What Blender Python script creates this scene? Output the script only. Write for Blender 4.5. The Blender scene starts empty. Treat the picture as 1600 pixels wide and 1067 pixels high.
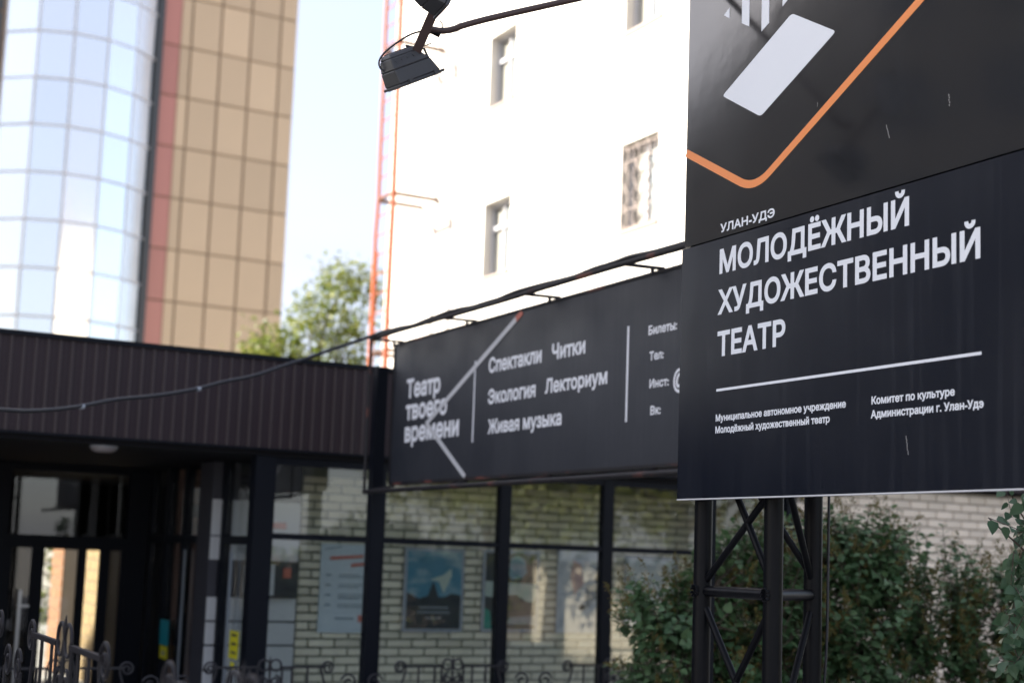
import bpy, math, random
import numpy as np
from mathutils import Vector, Matrix
random.seed(7); rng = np.random.default_rng(7)
SC = bpy.context.scene; COL = SC.collection
# ------------------------------------------------------------------ camera
F_PX = 2222.0; EYE = 2.15
cam_d = bpy.data.cameras.new('camera'); cam = bpy.data.objects.new('camera', cam_d); COL.objects.link(cam); SC.camera = cam
cam_d.sensor_width = 36; cam_d.lens = 36*F_PX/1600; cam_d.clip_start = .05; cam_d.clip_end = 2000
PITCH = math.atan((869-600)*math.cos(math.radians(2.05))/F_PX); ROLL = math.radians(2.05)
f = Vector((0, math.cos(PITCH), math.sin(PITCH))); u0 = Vector((0, -math.sin(PITCH), math.cos(PITCH))); r0 = Vector((1, 0, 0))
R_ = r0*math.cos(ROLL)+u0*math.sin(ROLL); U_ = u0*math.cos(ROLL)-r0*math.sin(ROLL)
M = Matrix((R_, U_, -f)).transposed().to_4x4(); M.translation = (0, 0, EYE); cam.matrix_world = M
cam_d.shift_y = (600-533.5)/1600
cam_d.dof.use_dof = True; cam_d.dof.focus_distance = 6.25; cam_d.dof.aperture_fstop = 1.6; cam_d.dof.aperture_blades = 0
# ------------------------------------------------------------------ light
SUN_AZ, SUN_EL = math.radians(-85), math.radians(29)
world = bpy.data.worlds.new('World'); SC.world = world; world.use_nodes = True
wt = world.node_tree; wt.nodes.clear()
def wn(t, **k):
    n_ = wt.nodes.new(t)
    for a, b in k.items(): setattr(n_, a, b)
    return n_
sky = wn('ShaderNodeTexSky', sky_type='NISHITA', sun_disc=False, sun_elevation=SUN_EL, sun_rotation=SUN_AZ % (2*math.pi))
sky.air_density = 1.0; sky.dust_density = 2.6; sky.ozone_density = 1.2; sky.altitude = 500
tc = wn('ShaderNodeTexCoord'); mp = wn('ShaderNodeMapping'); mp.inputs['Scale'].default_value = (1.6, 1.6, 4.5)
nz = wn('ShaderNodeTexNoise'); nz.inputs['Scale'].default_value = 1.7; nz.inputs['Detail'].default_value = 5; nz.inputs['Roughness'].default_value = .55
cr = wn('ShaderNodeValToRGB'); cr.color_ramp.elements[0].position = .40; cr.color_ramp.elements[1].position = .72
cr.color_ramp.elements[0].color = (.60, .60, .60, 1); cr.color_ramp.elements[1].color = (.88, .88, .88, 1)
mixc = wn('ShaderNodeMix', data_type='RGBA'); mixc.inputs['B'].default_value = (1.75, 1.72, 1.98, 1)
bg = wn('ShaderNodeBackground'); bg.inputs['Strength'].default_value = .081; wo = wn('ShaderNodeOutputWorld')
L = wt.links.new
L(tc.outputs['Generated'], mp.inputs['Vector']); L(mp.outputs['Vector'], nz.inputs['Vector']); L(nz.outputs['Fac'], cr.inputs['Fac'])
L(cr.outputs['Color'], mixc.inputs['Factor']); L(sky.outputs['Color'], mixc.inputs['A']); L(mixc.outputs['Result'], bg.inputs['Color']); L(bg.outputs['Background'], wo.inputs['Surface'])
sd = bpy.data.lights.new('sun', 'SUN'); sd.energy = 3.2; sd.angle = math.radians(.6); sd.color = (1, .93, .82)
so = bpy.data.objects.new('sun', sd); COL.objects.link(so)
sdir = Vector((math.sin(SUN_AZ)*math.cos(SUN_EL), math.cos(SUN_AZ)*math.cos(SUN_EL), math.sin(SUN_EL)))
so.rotation_euler = sdir.to_track_quat('Z', 'Y').to_euler()
SC.view_settings.view_transform = 'Standard'; SC.view_settings.look = 'None'; SC.view_settings.gamma = 1; SC.view_settings.use_curve_mapping = False
SC.view_settings.exposure = 2.68
SC.render.engine = 'CYCLES'; SC.cycles.max_bounces = 8; SC.cycles.transparent_max_bounces = 12; SC.cycles.glossy_bounces = 4; SC.cycles.diffuse_bounces = 3
SC.cycles.use_denoising = True; SC.cycles.caustics_reflective = False; SC.cycles.caustics_refractive = False
# ------------------------------------------------------------------ materials
def mat(name, col, rough=.6, metal=0, spec=.5, noise=None, bump=None, coat=0, objrand=0):
    m = bpy.data.materials.new(name); m.use_nodes = True; nt = m.node_tree; b = nt.nodes['Principled BSDF']
    b.inputs['Base Color'].default_value = (*col, 1); b.inputs['Roughness'].default_value = rough; b.inputs['Metallic'].default_value = metal
    b.inputs['Specular IOR Level'].default_value = spec
    if coat: b.inputs['Coat Weight'].default_value = coat; b.inputs['Coat Roughness'].default_value = .08
    last = None
    if noise:
        col2, scale, stretch, lo, hi = noise
        t = nt.nodes.new('ShaderNodeTexCoord'); mpn = nt.nodes.new('ShaderNodeMapping'); mpn.inputs['Scale'].default_value = stretch
        n1 = nt.nodes.new('ShaderNodeTexNoise'); n1.inputs['Scale'].default_value = scale; n1.inputs['Detail'].default_value = 6
        rp = nt.nodes.new('ShaderNodeMapRange'); rp.inputs['From Min'].default_value = lo; rp.inputs['From Max'].default_value = hi
        mx = nt.nodes.new('ShaderNodeMix'); mx.data_type = 'RGBA'; mx.inputs['A'].default_value = (*col, 1); mx.inputs['B'].default_value = (*col2, 1)
        nt.links.new(t.outputs['Object'], mpn.inputs['Vector']); nt.links.new(mpn.outputs['Vector'], n1.inputs['Vector'])
        nt.links.new(n1.outputs['Fac'], rp.inputs['Value']); nt.links.new(rp.outputs['Result'], mx.inputs['Factor']); last = mx.outputs['Result']
        nt.links.new(last, b.inputs['Base Color'])
    if objrand:
        oi = nt.nodes.new('ShaderNodeObjectInfo'); hs = nt.nodes.new('ShaderNodeHueSaturation'); mr = nt.nodes.new('ShaderNodeMapRange')
        mr.inputs['To Min'].default_value = 1-objrand; mr.inputs['To Max'].default_value = 1+objrand
        hs.inputs['Color'].default_value = (*col, 1)
        if last: nt.links.new(last, hs.inputs['Color'])
        nt.links.new(oi.outputs['Random'], mr.inputs['Value']); nt.links.new(mr.outputs['Result'], hs.inputs['Value']); nt.links.new(hs.outputs['Color'], b.inputs['Base Color'])
    if bump:
        sc, st, dist = bump
        n2 = nt.nodes.new('ShaderNodeTexNoise'); n2.inputs['Scale'].default_value = sc; n2.inputs['Detail'].default_value = 5
        t2 = nt.nodes.new('ShaderNodeTexCoord'); bp = nt.nodes.new('ShaderNodeBump'); bp.inputs['Strength'].default_value = st; bp.inputs['Distance'].default_value = dist
        nt.links.new(t2.outputs['Object'], n2.inputs['Vector']); nt.links.new(n2.outputs['Fac'], bp.inputs['Height']); nt.links.new(bp.outputs['Normal'], b.inputs['Normal'])
    return m
def glass(name, tint, f0=.045, tr=.9, rough=0.0):
    """thin pane: clear body plus Schlick reflection, the same from both sides"""
    m = bpy.data.materials.new(name); m.use_nodes = True; nt = m.node_tree; nt.nodes.clear(); N = nt.nodes.new; K = nt.links.new
    o = N('ShaderNodeOutputMaterial'); a = N('ShaderNodeBsdfTransparent'); g = N('ShaderNodeBsdfGlossy'); x = N('ShaderNodeMixShader'); ge = N('ShaderNodeNewGeometry')
    a.inputs['Color'].default_value = (*[c*tr for c in tint], 1); g.inputs['Roughness'].default_value = rough; g.inputs['Color'].default_value = (1, 1, 1, 1)
    d = N('ShaderNodeVectorMath'); d.operation = 'DOT_PRODUCT'; K(ge.outputs['Normal'], d.inputs[0]); K(ge.outputs['Incoming'], d.inputs[1])
    def mth(op, a_, b_=None):
        q = N('ShaderNodeMath'); q.operation = op
        for i, v in enumerate((a_, b_)):
            if v is None: continue
            if isinstance(v, (int, float)): q.inputs[i].default_value = v
            else: K(v, q.inputs[i])
        return q.outputs[0]
    c = mth('ABSOLUTE', d.outputs['Value']); p5 = mth('POWER', mth('SUBTRACT', 1.0, c), 5.0); fr = mth('ADD', mth('MULTIPLY', p5, 1-f0), f0)
    K(fr, x.inputs[0]); K(a.outputs[0], x.inputs[1]); K(g.outputs[0], x.inputs[2]); K(x.outputs[0], o.inputs[0]); return m
def leafmat(name, c1, c2, trans=.25, rough=.5):
    m = bpy.data.materials.new(name); m.use_nodes = True; nt = m.node_tree; b = nt.nodes['Principled BSDF']; b.inputs['Roughness'].default_value = rough
    g = nt.nodes.new('ShaderNodeNewGeometry'); mx = nt.nodes.new('ShaderNodeMix'); mx.data_type = 'RGBA'
    mx.inputs['A'].default_value = (*c1, 1); mx.inputs['B'].default_value = (*c2, 1)
    oi = nt.nodes.new('ShaderNodeObjectInfo'); ad = nt.nodes.new('ShaderNodeMath'); ad.operation = 'ADD'; fr = nt.nodes.new('ShaderNodeMath'); fr.operation = 'FRACT'
    nt.links.new(g.outputs['Random Per Island'], ad.inputs[0]); nt.links.new(oi.outputs['Random'], ad.inputs[1]); nt.links.new(ad.outputs[0], fr.inputs[0])
    nt.links.new(fr.outputs[0], mx.inputs['Factor']); nt.links.new(mx.outputs['Result'], b.inputs['Base Color'])
    tl = nt.nodes.new('ShaderNodeBsdfTranslucent'); nt.links.new(mx.outputs['Result'], tl.inputs['Color']); ms = nt.nodes.new('ShaderNodeMixShader'); ms.inputs[0].default_value = trans
    nt.links.new(b.outputs[0], ms.inputs[1]); nt.links.new(tl.outputs[0], ms.inputs[2]); nt.links.new(ms.outputs[0], nt.nodes['Material Output'].inputs[0])
    return m
def signmat(name, base, streak, rough):
    m = mat(name, base, rough, spec=.8 if rough < .15 else .55, noise=(streak, 1.0, (26, 26, 1.1), .50, .82))
    nt = m.node_tree; b = nt.nodes['Principled BSDF']; b.inputs['IOR'].default_value = 1.75 if rough < .15 else 1.5
    n1 = nt.nodes.new('ShaderNodeTexNoise'); n1.inputs['Scale'].default_value = 1.6; n1.inputs['Detail'].default_value = 4
    t = nt.nodes.new('ShaderNodeTexCoord'); nt.links.new(t.outputs['Object'], n1.inputs['Vector'])
    bp = nt.nodes.new('ShaderNodeBump'); bp.inputs['Strength'].default_value = .25; bp.inputs['Distance'].default_value = .006
    nt.links.new(n1.outputs['Fac'], bp.inputs['Height']); nt.links.new(bp.outputs['Normal'], b.inputs['Normal'])
    mr = nt.nodes.new('ShaderNodeMapRange'); mr.inputs['To Min'].default_value = rough*.7; mr.inputs['To Max'].default_value = rough*1.5
    n3 = nt.nodes.new('ShaderNodeTexNoise'); n3.inputs['Scale'].default_value = 2; n3.inputs['Detail'].default_value = 3
    nt.links.new(t.outputs['Object'], n3.inputs['Vector']); nt.links.new(n3.outputs['Fac'], mr.inputs['Value']); nt.links.new(mr.outputs['Result'], b.inputs['Roughness'])
    return m
MT = dict(
 sign_up=signmat('sign_upper_black', (.010, .0105, .012), (.014, .015, .017), .10),
 sign_low=signmat('sign_lower_black', (.0045, .0068, .0135), (.017, .020, .028), .22),
 banner=signmat('banner_black', (.016, .0195, .028), (.025, .029, .038), .5),
 print=mat('white_print', (.74, .77, .81), .45), print2=mat('grey_print', (.50, .51, .53), .6), banner_print=mat('banner_white_print', (.74, .76, .80), .6),
 orange=mat('orange_print', (.80, .26, .07), .4), rededge=mat('red_print_end', (.45, .12, .08), .5),
 edge=mat('panel_edge', (.62, .63, .65), .5), scratch=mat('scratch', (.45, .44, .42), .8),
 black=mat('black_painted_steel', (.002, .0025, .004), .42, spec=.14, noise=((.008, .0075, .009), 9, (1, 1, .3), .5, .8), bump=(60, .25, .002)),
 rusty=mat('black_steel_with_rust', (.016, .015, .017), .6, spec=.3, noise=((.12, .045, .035), 3.2, (1, 1, 1), .56, .66), bump=(40, .4, .002)),
 iron=mat('wrought_iron', (.010, .0095, .012), .5, spec=.25, noise=((.020, .018, .021), 8, (1, 1, 1), .45, .8), bump=(50, .4, .002)),
 darkiron=mat('dark_wrought_iron', (.012, .011, .015), .5),
 alu=mat('black_window_frame', (.0035, .005, .009), .5, spec=.15), fascia=mat('brown_profiled_sheet', (.021, .0115, .015), .55, spec=.3, noise=((.027, .016, .020), 2, (1, 1, .4), .35, .75), objrand=.1),
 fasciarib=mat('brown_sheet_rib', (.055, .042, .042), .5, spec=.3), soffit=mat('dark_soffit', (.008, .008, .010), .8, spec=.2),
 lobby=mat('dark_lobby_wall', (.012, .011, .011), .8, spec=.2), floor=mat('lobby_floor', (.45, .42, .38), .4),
 brick=mat('yellow_silicate_brick', (.74, .69, .54), .85, noise=((.62, .58, .45), 6, (1, 1, 1), .4, .8), bump=(90, .5, .003), objrand=.16),
 brick2=mat('pale_brick', (.80, .70, .57), .85, noise=((.70, .60, .48), 4, (1, 1, 1), .4, .8), bump=(90, .5, .003), objrand=.12),
 mortar=mat('grey_mortar', (.19, .20, .165), .95, bump=(80, .6, .004)), mortar2=mat('pale_mortar', (.32, .28, .23), .95, bump=(80, .6, .004)),
 redbrick=mat('red_brown_brick', (.42, .24, .18), .85, objrand=.15), 
 pier=mat('light_grey_panel', (.50, .51, .51), .5, bump=(30, .2, .002)), box=mat('electrical_box', (.03, .03, .035), .4),
 glass=glass('shop_glass', (.955, .98, .975), .055, .985), glass2=glass('door_glass', (.93, .95, .95), .045, .95),
 steel=mat('brushed_steel', (.45, .45, .45), .3, metal=1), lampwhite=mat('opal_diffuser', (.30, .27, .27), .5),
 tile=mat('beige_facade_panel', (.60, .44, .28), .38, spec=.5, objrand=.10, noise=((.545, .40, .25), .6, (1, 1, 1), .35, .75)),
 tilered=mat('red_facade_panel', (.46, .185, .145), .38, spec=.6, objrand=.05), joint=mat('facade_joint', (.27, .19, .13), .8),
 towerdark=mat('dark_bay_edge', (.05, .055, .06), .5), mull=mat('bay_mullion', (.72, .70, .71), .5),
 white=mat('white_plaster', (.66, .63, .58), .9, noise=((.54, .51, .465), .5, (1, 1, 1), .4, .8), bump=(12, .3, .01)), sill=mat('sill_metal', (.28, .23, .20), .6),
 frame=mat('white_pvc', (.50, .50, .53), .4), curtain=mat('pale_curtain', (.62, .55, .50), .9, noise=((.38, .33, .30), 9, (1, 1, .1), .4, .7)), grille=mat('pale_grille', (.34, .28, .25), .6),
 blind=mat('window_blind', (.55, .54, .55), .8), dark=mat('room_dark', (.20, .17, .16), .9), ladder=mat('orange_paint', (.36, .065, .008), .5, noise=((.25, .055, .01), 3, (1, 1, 1), .5, .8)),
 lampblack=mat('floodlight_black', (.038, .040, .045), .42, spec=.5, bump=(150, .3, .001)), lampglass=mat('floodlight_glass', (.35, .37, .40), .15), pipebrown=mat('dark_brown_pipe', (.05, .028, .026), .45, bump=(60, .3, .001)),
 cable=mat('black_rubber', (.015, .016, .02), .5), ground=mat('yard_paving', (.30, .285, .26), .9, noise=((.24, .23, .215), 3, (1, 1, 1), .4, .7)),
 pave=mat('pavement_slab', (.44, .42, .39), .85, noise=((.16, .15, .15), 5, (1, 1, 1), .4, .7)),
 stay=mat('rusty_stay', (.085, .035, .018), .7), bark=mat('bark', (.09, .07, .055), .9, bump=(40, .6, .004)), twig=mat('twig', (.11, .085, .065), .85),
 leafA=leafmat('lilac_leaf', (.055, .125, .050), (.14, .23, .105), .3, .5), leafB=leafmat('lilac_leaf_near', (.055, .125, .060), (.11, .19, .105), .3, .4),
 seed=leafmat('brown_seed_head', (.13, .13, .030), (.16, .105, .034), .2, .8), leafT=leafmat('sunlit_leaf', (.085, .13, .020), (.20, .215, .036), .45, .5), leafT2=leafmat('yellow_green_leaf', (.09, .12, .022), (.16, .165, .035), .4, .5),
 teal=mat('teal_sticker', (.02, .30, .36), .4), yellow=mat('yellow_sticker', (.72, .66, .02), .4), ink=mat('dark_ink', (.04, .04, .05), .6),
 poster=mat('pale_poster', (.50, .57, .60), .45), redink=mat('red_ink', (.50, .16, .12), .6), greyink=mat('grey_ink', (.26, .31, .34), .6), pframe=mat('grey_poster_frame', (.33, .36, .40), .45),
 psky=mat('poster_blue', (.06, .22, .32), .4, noise=((.42, .52, .52), 2.6, (1, 1, 2.2), .5, .72)), pdark=mat('poster_dark', (.02, .028, .04), .4), pcloud=mat('poster_cloud', (.42, .50, .44), .4),
 pwhite=mat('poster_white', (.52, .55, .58), .4, noise=((.36, .40, .46), 6, (1, 1, 1), .5, .7)), pteal=mat('poster_teal', (.01, .26, .20), .4), pgrey=mat('poster_grey', (.22, .25, .28), .4), ppink=mat('poster_pink', (.52, .34, .32), .5),
 concrete=mat('block_concrete', (.19, .18, .17), .9, noise=((.14, .135, .13), 1, (1, 1, 1), .4, .7)), cream=mat('cream_wall', (.62, .55, .42), .9), blockwin=mat('block_window', (.06, .07, .09), .1),
 sunbrick=mat('warm_yellow_brick', (.33, .225, .10), .85, objrand=.12), sunorange=mat('orange_brick', (.28, .13, .058), .85, objrand=.12),
)
def mirror_pane():
    m = mat('blue_mirror_glazing', (.80, .81, .80), .17, metal=1, objrand=.03, bump=(.9, .10, .02)); return m
MT['mirror'] = mirror_pane()
# ------------------------------------------------------------------ helpers
def setp(o, label=None, cat=None, group=None, kind=None):
    if label: o['label'] = label
    if cat: o['category'] = cat
    if group: o['group'] = group
    if kind: o['kind'] = kind
    return o
def thing(name, label, cat, loc=(0, 0, 0), rz=0, group=None):
    o = bpy.data.objects.new(name, None); COL.objects.link(o); o.location = loc; o.rotation_euler = (0, 0, rz); o.empty_display_size = .1
    return setp(o, label, cat, group)
def put(name, me, parent=None, loc=(0, 0, 0), rot=(0, 0, 0), scale=(1, 1, 1)):
    o = bpy.data.objects.new(name, me); COL.objects.link(o); o.parent = parent; o.location = loc; o.rotation_euler = rot; o.scale = scale
    return o
class MB:
    def __init__(s): s.v = []; s.f = []; s.smooth = []
    def add(s, vs, fs, sm=False):
        k = len(s.v); s.v += [tuple(p) for p in vs]; s.f += [tuple(i+k for i in q) for q in fs]; s.smooth += [sm]*len(fs); return s
    def box(s, x0, x1, y0, y1, z0, z1):
        return s.add([(x, y, z) for z in (z0, z1) for y in (y0, y1) for x in (x0, x1)], [(0, 2, 3, 1), (4, 5, 7, 6), (0, 1, 5, 4), (2, 6, 7, 3), (0, 4, 6, 2), (1, 3, 7, 5)])
    def hexa(s, bot, top):   # two quads, same winding
        return s.add(list(bot)+list(top), [(3, 2, 1, 0), (4, 5, 6, 7), (0, 1, 5, 4), (1, 2, 6, 5), (2, 3, 7, 6), (3, 0, 4, 7)])
    def tube(s, pts, r, seg=10, cap=True):
        pts = [Vector(p) for p in pts]; n = len(pts); rs = r if isinstance(r, (list, tuple)) else [r]*n
        prev = None; rings = []
        for i, p in enumerate(pts):
            t = (pts[min(i+1, n-1)]-pts[max(i-1, 0)]).normalized()
            if prev is None:
                a = Vector((0, 0, 1)) if abs(t.z) < .9 else Vector((1, 0, 0)); prev = t.cross(a).normalized()
            prev = (prev-t*prev.dot(t)).normalized(); b = t.cross(prev)
            rings.append([p+(prev*math.cos(2*math.pi*k/seg)+b*math.sin(2*math.pi*k/seg))*rs[i] for k in range(seg)])
        vs = [v for g in rings for v in g]; fs = []
        for i in range(n-1):
            for k in range(seg): fs.append((i*seg+k, i*seg+(k+1) % seg, (i+1)*seg+(k+1) % seg, (i+1)*seg+k))
        s.add(vs, fs, True)
        if cap: 
            s.add(rings[0], [tuple(range(seg-1, -1, -1))]); s.add(rings[-1], [tuple(range(seg))])
        return s
    def prism(s, poly, y0, y1):   # polygon in x,z, extruded over y (y0 front)
        n = len(poly); vs = [(x, y0, z) for x, z in poly]+[(x, y1, z) for x, z in poly]
        return s.add(vs, [tuple(range(n)), tuple(range(2*n-1, n-1, -1))]+[(i, i+n, (i+1) % n+n, (i+1) % n) for i in range(n)])
    def mesh(s, name, m):
        me = bpy.data.meshes.new(name); me.from_pydata(s.v, [], s.f); me.polygons.foreach_set('use_smooth', s.smooth); me.materials.append(m); me.update(); return me
    def build(s, name, m, parent=None, loc=(0, 0, 0), rot=(0, 0, 0)): return put(name, s.mesh(name, m), parent, loc, rot)
def B(*a): return MB().box(*a)
from mathutils.geometry import delaunay_2d_cdt
def glyph_outline(body):
    c = bpy.data.curves.new('outline', 'FONT'); c.body = body; c.resolution_u = 4; c.fill_mode = 'NONE'
    o = bpy.data.objects.new('outline', c); COL.objects.link(o); me = bpy.data.meshes.new_from_object(o); bpy.data.objects.remove(o); bpy.data.curves.remove(c)
    V = [Vector(v.co[:2]) for v in me.vertices]; adj = {}; seen = set(); loops = []
    for e in me.edges:
        a, b = e.vertices; adj.setdefault(a, []).append(b); adj.setdefault(b, []).append(a)
    for s_ in sorted(adj):
        if s_ in seen: continue
        lp_ = []; q = s_
        while q is not None:
            seen.add(q); lp_.append(V[q]); c_ = [w for w in adj[q] if w not in seen]; q = min(c_) if c_ else None
        cl = [p for i, p in enumerate(lp_) if (p-lp_[i-1]).length > 1e-5]
        if len(cl) > 2: loops.append(cl)
    bpy.data.meshes.remove(me); return loops
def text(name, body, x0, x1, zb, cap, m, parent, y, bold=.028, lab=None):
    """flat lettering fitted between x0 and x1, baseline zb, capital height cap; bold = outline growth as a share of cap"""
    loops = glyph_outline(body); g = bold*cap; xs = [p.x for l in loops for p in l]; mn, mxx = min(xs), max(xs)
    sz = (cap-2*g)/.728; sx = (x1-x0-2*g)/(mxx-mn)
    loops = [[Vector((x0+g+(p.x-mn)*sx, zb+g+p.y*sz)) for p in l] for l in loops]
    def area(l): return sum(l[i-1].x*l[i].y-l[i].x*l[i-1].y for i in range(len(l)))/2
    def inside(p, l):
        c_ = False
        for i in range(len(l)):
            a, b = l[i-1], l[i]
            if (a.y > p.y) != (b.y > p.y) and p.x < a.x+(p.y-a.y)/(b.y-a.y)*(b.x-a.x): c_ = not c_
        return c_
    bb = [(min(p.x for p in l), max(p.x for p in l)) for l in loops]
    ar = [area(l) for l in loops]; outer = []
    for i, l in enumerate(loops):
        host = [j for j, q in enumerate(loops) if j != i and bb[j][0] <= l[0].x <= bb[j][1] and inside(l[0], q)]
        outer.append(not host or ar[min(host, key=lambda j: abs(ar[j]))]*ar[i] > 0)
    loops = [l if (a_ > 0) == ou else l[::-1] for l, a_, ou in zip(loops, ar, outer)]; sg_ = 1
    vs, ed = [], []
    for l in loops:
        k = len(vs); n = len(l)
        for i in range(n):
            a = (l[i]-l[i-1]); b = (l[(i+1) % n]-l[i]); a.normalize(); b.normalize(); na = Vector((a.y, -a.x))*sg_; nb = Vector((b.y, -b.x))*sg_
            mt = na+nb; q = mt.length
            mt = mt/q if q > 1e-4 else na; vs.append(l[i]+mt*min(g/max(mt.dot(na), .3), g*2.2)); ed.append((k+i, k+(i+1) % n))
    nv, ne, nf, *_ = delaunay_2d_cdt(vs, ed, [], 0, 1e-7)
    ea = np.array([[*vs[a], *vs[b]] for a, b in ed]); y0_, y1_, xa, xb = ea[:, 1], ea[:, 3], ea[:, 0], ea[:, 2]; keep = []
    for fc in nf:
        c = sum((nv[i] for i in fc), Vector((0, 0)))/len(fc); cr_ = (y0_ > c.y) != (y1_ > c.y); xi = xa+(c.y-y0_)/np.where(cr_, y1_-y0_, 1)*(xb-xa)
        if int(np.sum(np.where(y1_ > y0_, 1, -1)[cr_ & (xi > c.x)])) != 0: keep.append(tuple(fc))
    me = bpy.data.meshes.new(name); me.from_pydata([(v.x, y, v.y) for v in nv], [], keep); me.materials.append(m); me.update()
    return put(name, me, parent)
def smooth(P, it=2):
    for _ in range(it):
        Q = [P[0]]
        for a, b in zip(P[:-1], P[1:]):
            a, b = Vector(a), Vector(b); Q += [a*.75+b*.25, a*.25+b*.75]
        P = Q+[P[-1]]
    return [tuple(p) for p in P]
A = math.radians(28.315); ND = Vector((math.sin(A), -math.cos(A), 0)); N_ = Vector((-math.cos(A), -math.sin(A), 0)); W_ = -N_; M_ = ND
RZS = -(math.pi/2-A); RZF = A      # sign frame: local x = ND, -y = N_ ;  facade frame: local x = W_, -y = M_ (towards camera)
P0 = Vector((.8090, 6.8032, 0)); Q0 = Vector((-1.0432, 12.6236, 0)); G0 = Vector((-2.1106, 13.1, 0)); WB = Vector((1.7212, 22.0, 0)); TW = Vector((-5.5225, 35.0, 0))
def struct(name, mb, m): o = mb.build(name, m); o['kind'] = 'structure'; return o
# ------------------------------------------------------------------ ground
struct('ground', MB().add([(-400, -400, 0), (400, -400, 0), (400, 400, 0), (-400, 400, 0)], [(0, 1, 2, 3)]), MT['ground'])
struct('pavement', B(-40, 9, -30, 9.4, .004, .70), MT['pave'])
# ------------------------------------------------------------------ brick laying
def lay_bricks(parent, wallparent_m, x0, x1, z0, z1, y_face, course, length, brick_m, joint, vis, cap=300, xoff=0, depth=.02):
    """bricks proud of the mortar; the ones inside vis (x0,x1,z0,z1) are objects, the rest one joined part"""
    h = course-joint; Lf = length-joint
    full = B(0, Lf, 0, depth, 0, h); 
    # soft arris
    e = .004; full = MB().hexa([(0, depth, 0), (Lf, depth, 0), (Lf, depth, h), (0, depth, h)], [(e, 0, e), (Lf-e, 0, e), (Lf-e, 0, h-e), (e, 0, h-e)])
    me = full.mesh('brick', brick_m); rest = MB(); items = []
    rows = int((z1-z0)/course)
    for r in range(rows):
        z = z0+r*course; x = x0-(length/2 if r % 2 else 0)+xoff
        while x < x1:
            a, b = max(x, x0), min(x+Lf, x1)
            if b-a > .03: items.append((a, z, b-a))
            x += length
    inside = [i for i in items if vis[0] <= i[0] and i[0]+i[2] <= vis[1]+.3 and vis[2] <= i[1] <= vis[3]]
    inside = inside[-cap:] if len(inside) > cap else inside; ins = set(inside)
    for (a, z, wd) in items:
        jy = y_face-depth+random.uniform(-.002, .002)
        if (a, z, wd) in ins:
            o = put('brick', me, parent, (a, jy, z), (0, 0, 0), (wd/Lf, 1, 1))
        else: rest.hexa([(a, jy+depth, z), (a+wd, jy+depth, z), (a+wd, jy+depth, z+h), (a, jy+depth, z+h)], [(a+e, jy, z+e), (a+wd-e, jy, z+e), (a+wd-e, jy, z+h-e), (a+e, jy, z+h-e)])
    if rest.v: o = rest.build('brick_courses', brick_m, parent); o['kind'] = 'stuff'
# ------------------------------------------------------------------ theatre building (frame: origin G0, x along facade, y away)
bld = thing('theatre_building', 'low theatre building with dark brown ribbed fascia over a black framed glass front', 'building', G0, RZF)
FY = -.12; FZ0, FZ1 = 3.05, 3.85
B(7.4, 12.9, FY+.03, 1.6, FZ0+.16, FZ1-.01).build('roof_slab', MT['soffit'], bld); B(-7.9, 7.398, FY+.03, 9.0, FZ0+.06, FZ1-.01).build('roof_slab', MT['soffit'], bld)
pm = MB().box(0, .0985, 0, .02, 0, FZ1-FZ0); ribm = MB().hexa([(0, 0, 0), (.026, 0, 0), (.026, 0, FZ1-FZ0-.004), (0, 0, FZ1-FZ0-.004)], [(.006, -.016, 0), (.020, -.016, 0), (.020, -.016, FZ1-FZ0-.004), (.006, -.016, FZ1-FZ0-.004)])
pme = pm.mesh('cladding_panel', MT['fascia']); rme = ribm.mesh('rib', MT['fasciarib'])
k = 0; x = -7.9
while x < 12.85:
    hi = x > 6.8
    p = put('cladding_panel', pme, bld, (x, FY, FZ0+(.09 if hi else 0)), (0, 0, 0), (1, 1, .8875 if hi else 1)); put('rib', rme, p, (.036, 0, 0)); x += .1
B(-7.9, 12.9, FY-.03, FY+.06, FZ1, FZ1+.04).build('fascia_cap', MT['alu'], bld)
B(-7.9, 6.75, FY-.006, FY+.028, FZ0-.022, FZ0-.002).build('drip_edge', MT['alu'], bld)
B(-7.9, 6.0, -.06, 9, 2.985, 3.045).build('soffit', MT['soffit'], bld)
# veranda glazing
def mull(x, y0=-.04, y1=.06, z0=0, z1=2.98, w=.062, par=None): return B(x-w, x+w, y0, y1, z0, z1).build('mullion', MT['alu'], par or bld)
B(-.245, -.05, -.06, .09, 0, 2.98).build('corner_post', MT['alu'], bld)
mx = [-.05, 1.0, 2.36, 3.57, 4.80, 5.98]
for x in mx[1:]: mull(x)
for a, b in zip(mx[:-1], mx[1:]):
    a2, b2 = a+(0 if a < 0 else .063), b-.063
    B(a2, b2, -.03, .05, 2.23, 2.285).build('transom', MT['alu'], bld); B(a2, b2, -.03, .05, 2.91, 2.98).build('head_rail', MT['alu'], bld); B(a2, b2, -.03, .05, .02, .14).build('bottom_rail', MT['alu'], bld)
    B(a2, b2, .005, .011, .141, 2.229).build('pane', MT['glass'], bld); B(a2, b2, .005, .011, 2.286, 2.909).build('pane', MT['glass'], bld)
# inner veranda brick wall
wl = B(.66, 6.0, 1.17, 1.45, 0, 2.98).build('inner_brick_wall', MT['mortar'], bld)
lay_bricks(wl, None, .66, 6.0, .06, 2.97, 1.17, .0862, .288, MT['brick'], .019, (.6, 4.75, .75, 2.9))
B(-7, 7.3, .17, 9, .004, .03).build('floor', MT['floor'], bld)
B(6.0, 6.06, .2, 1.4, 0, 2.98).build('side_wall', MT['brick'], bld)
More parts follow.
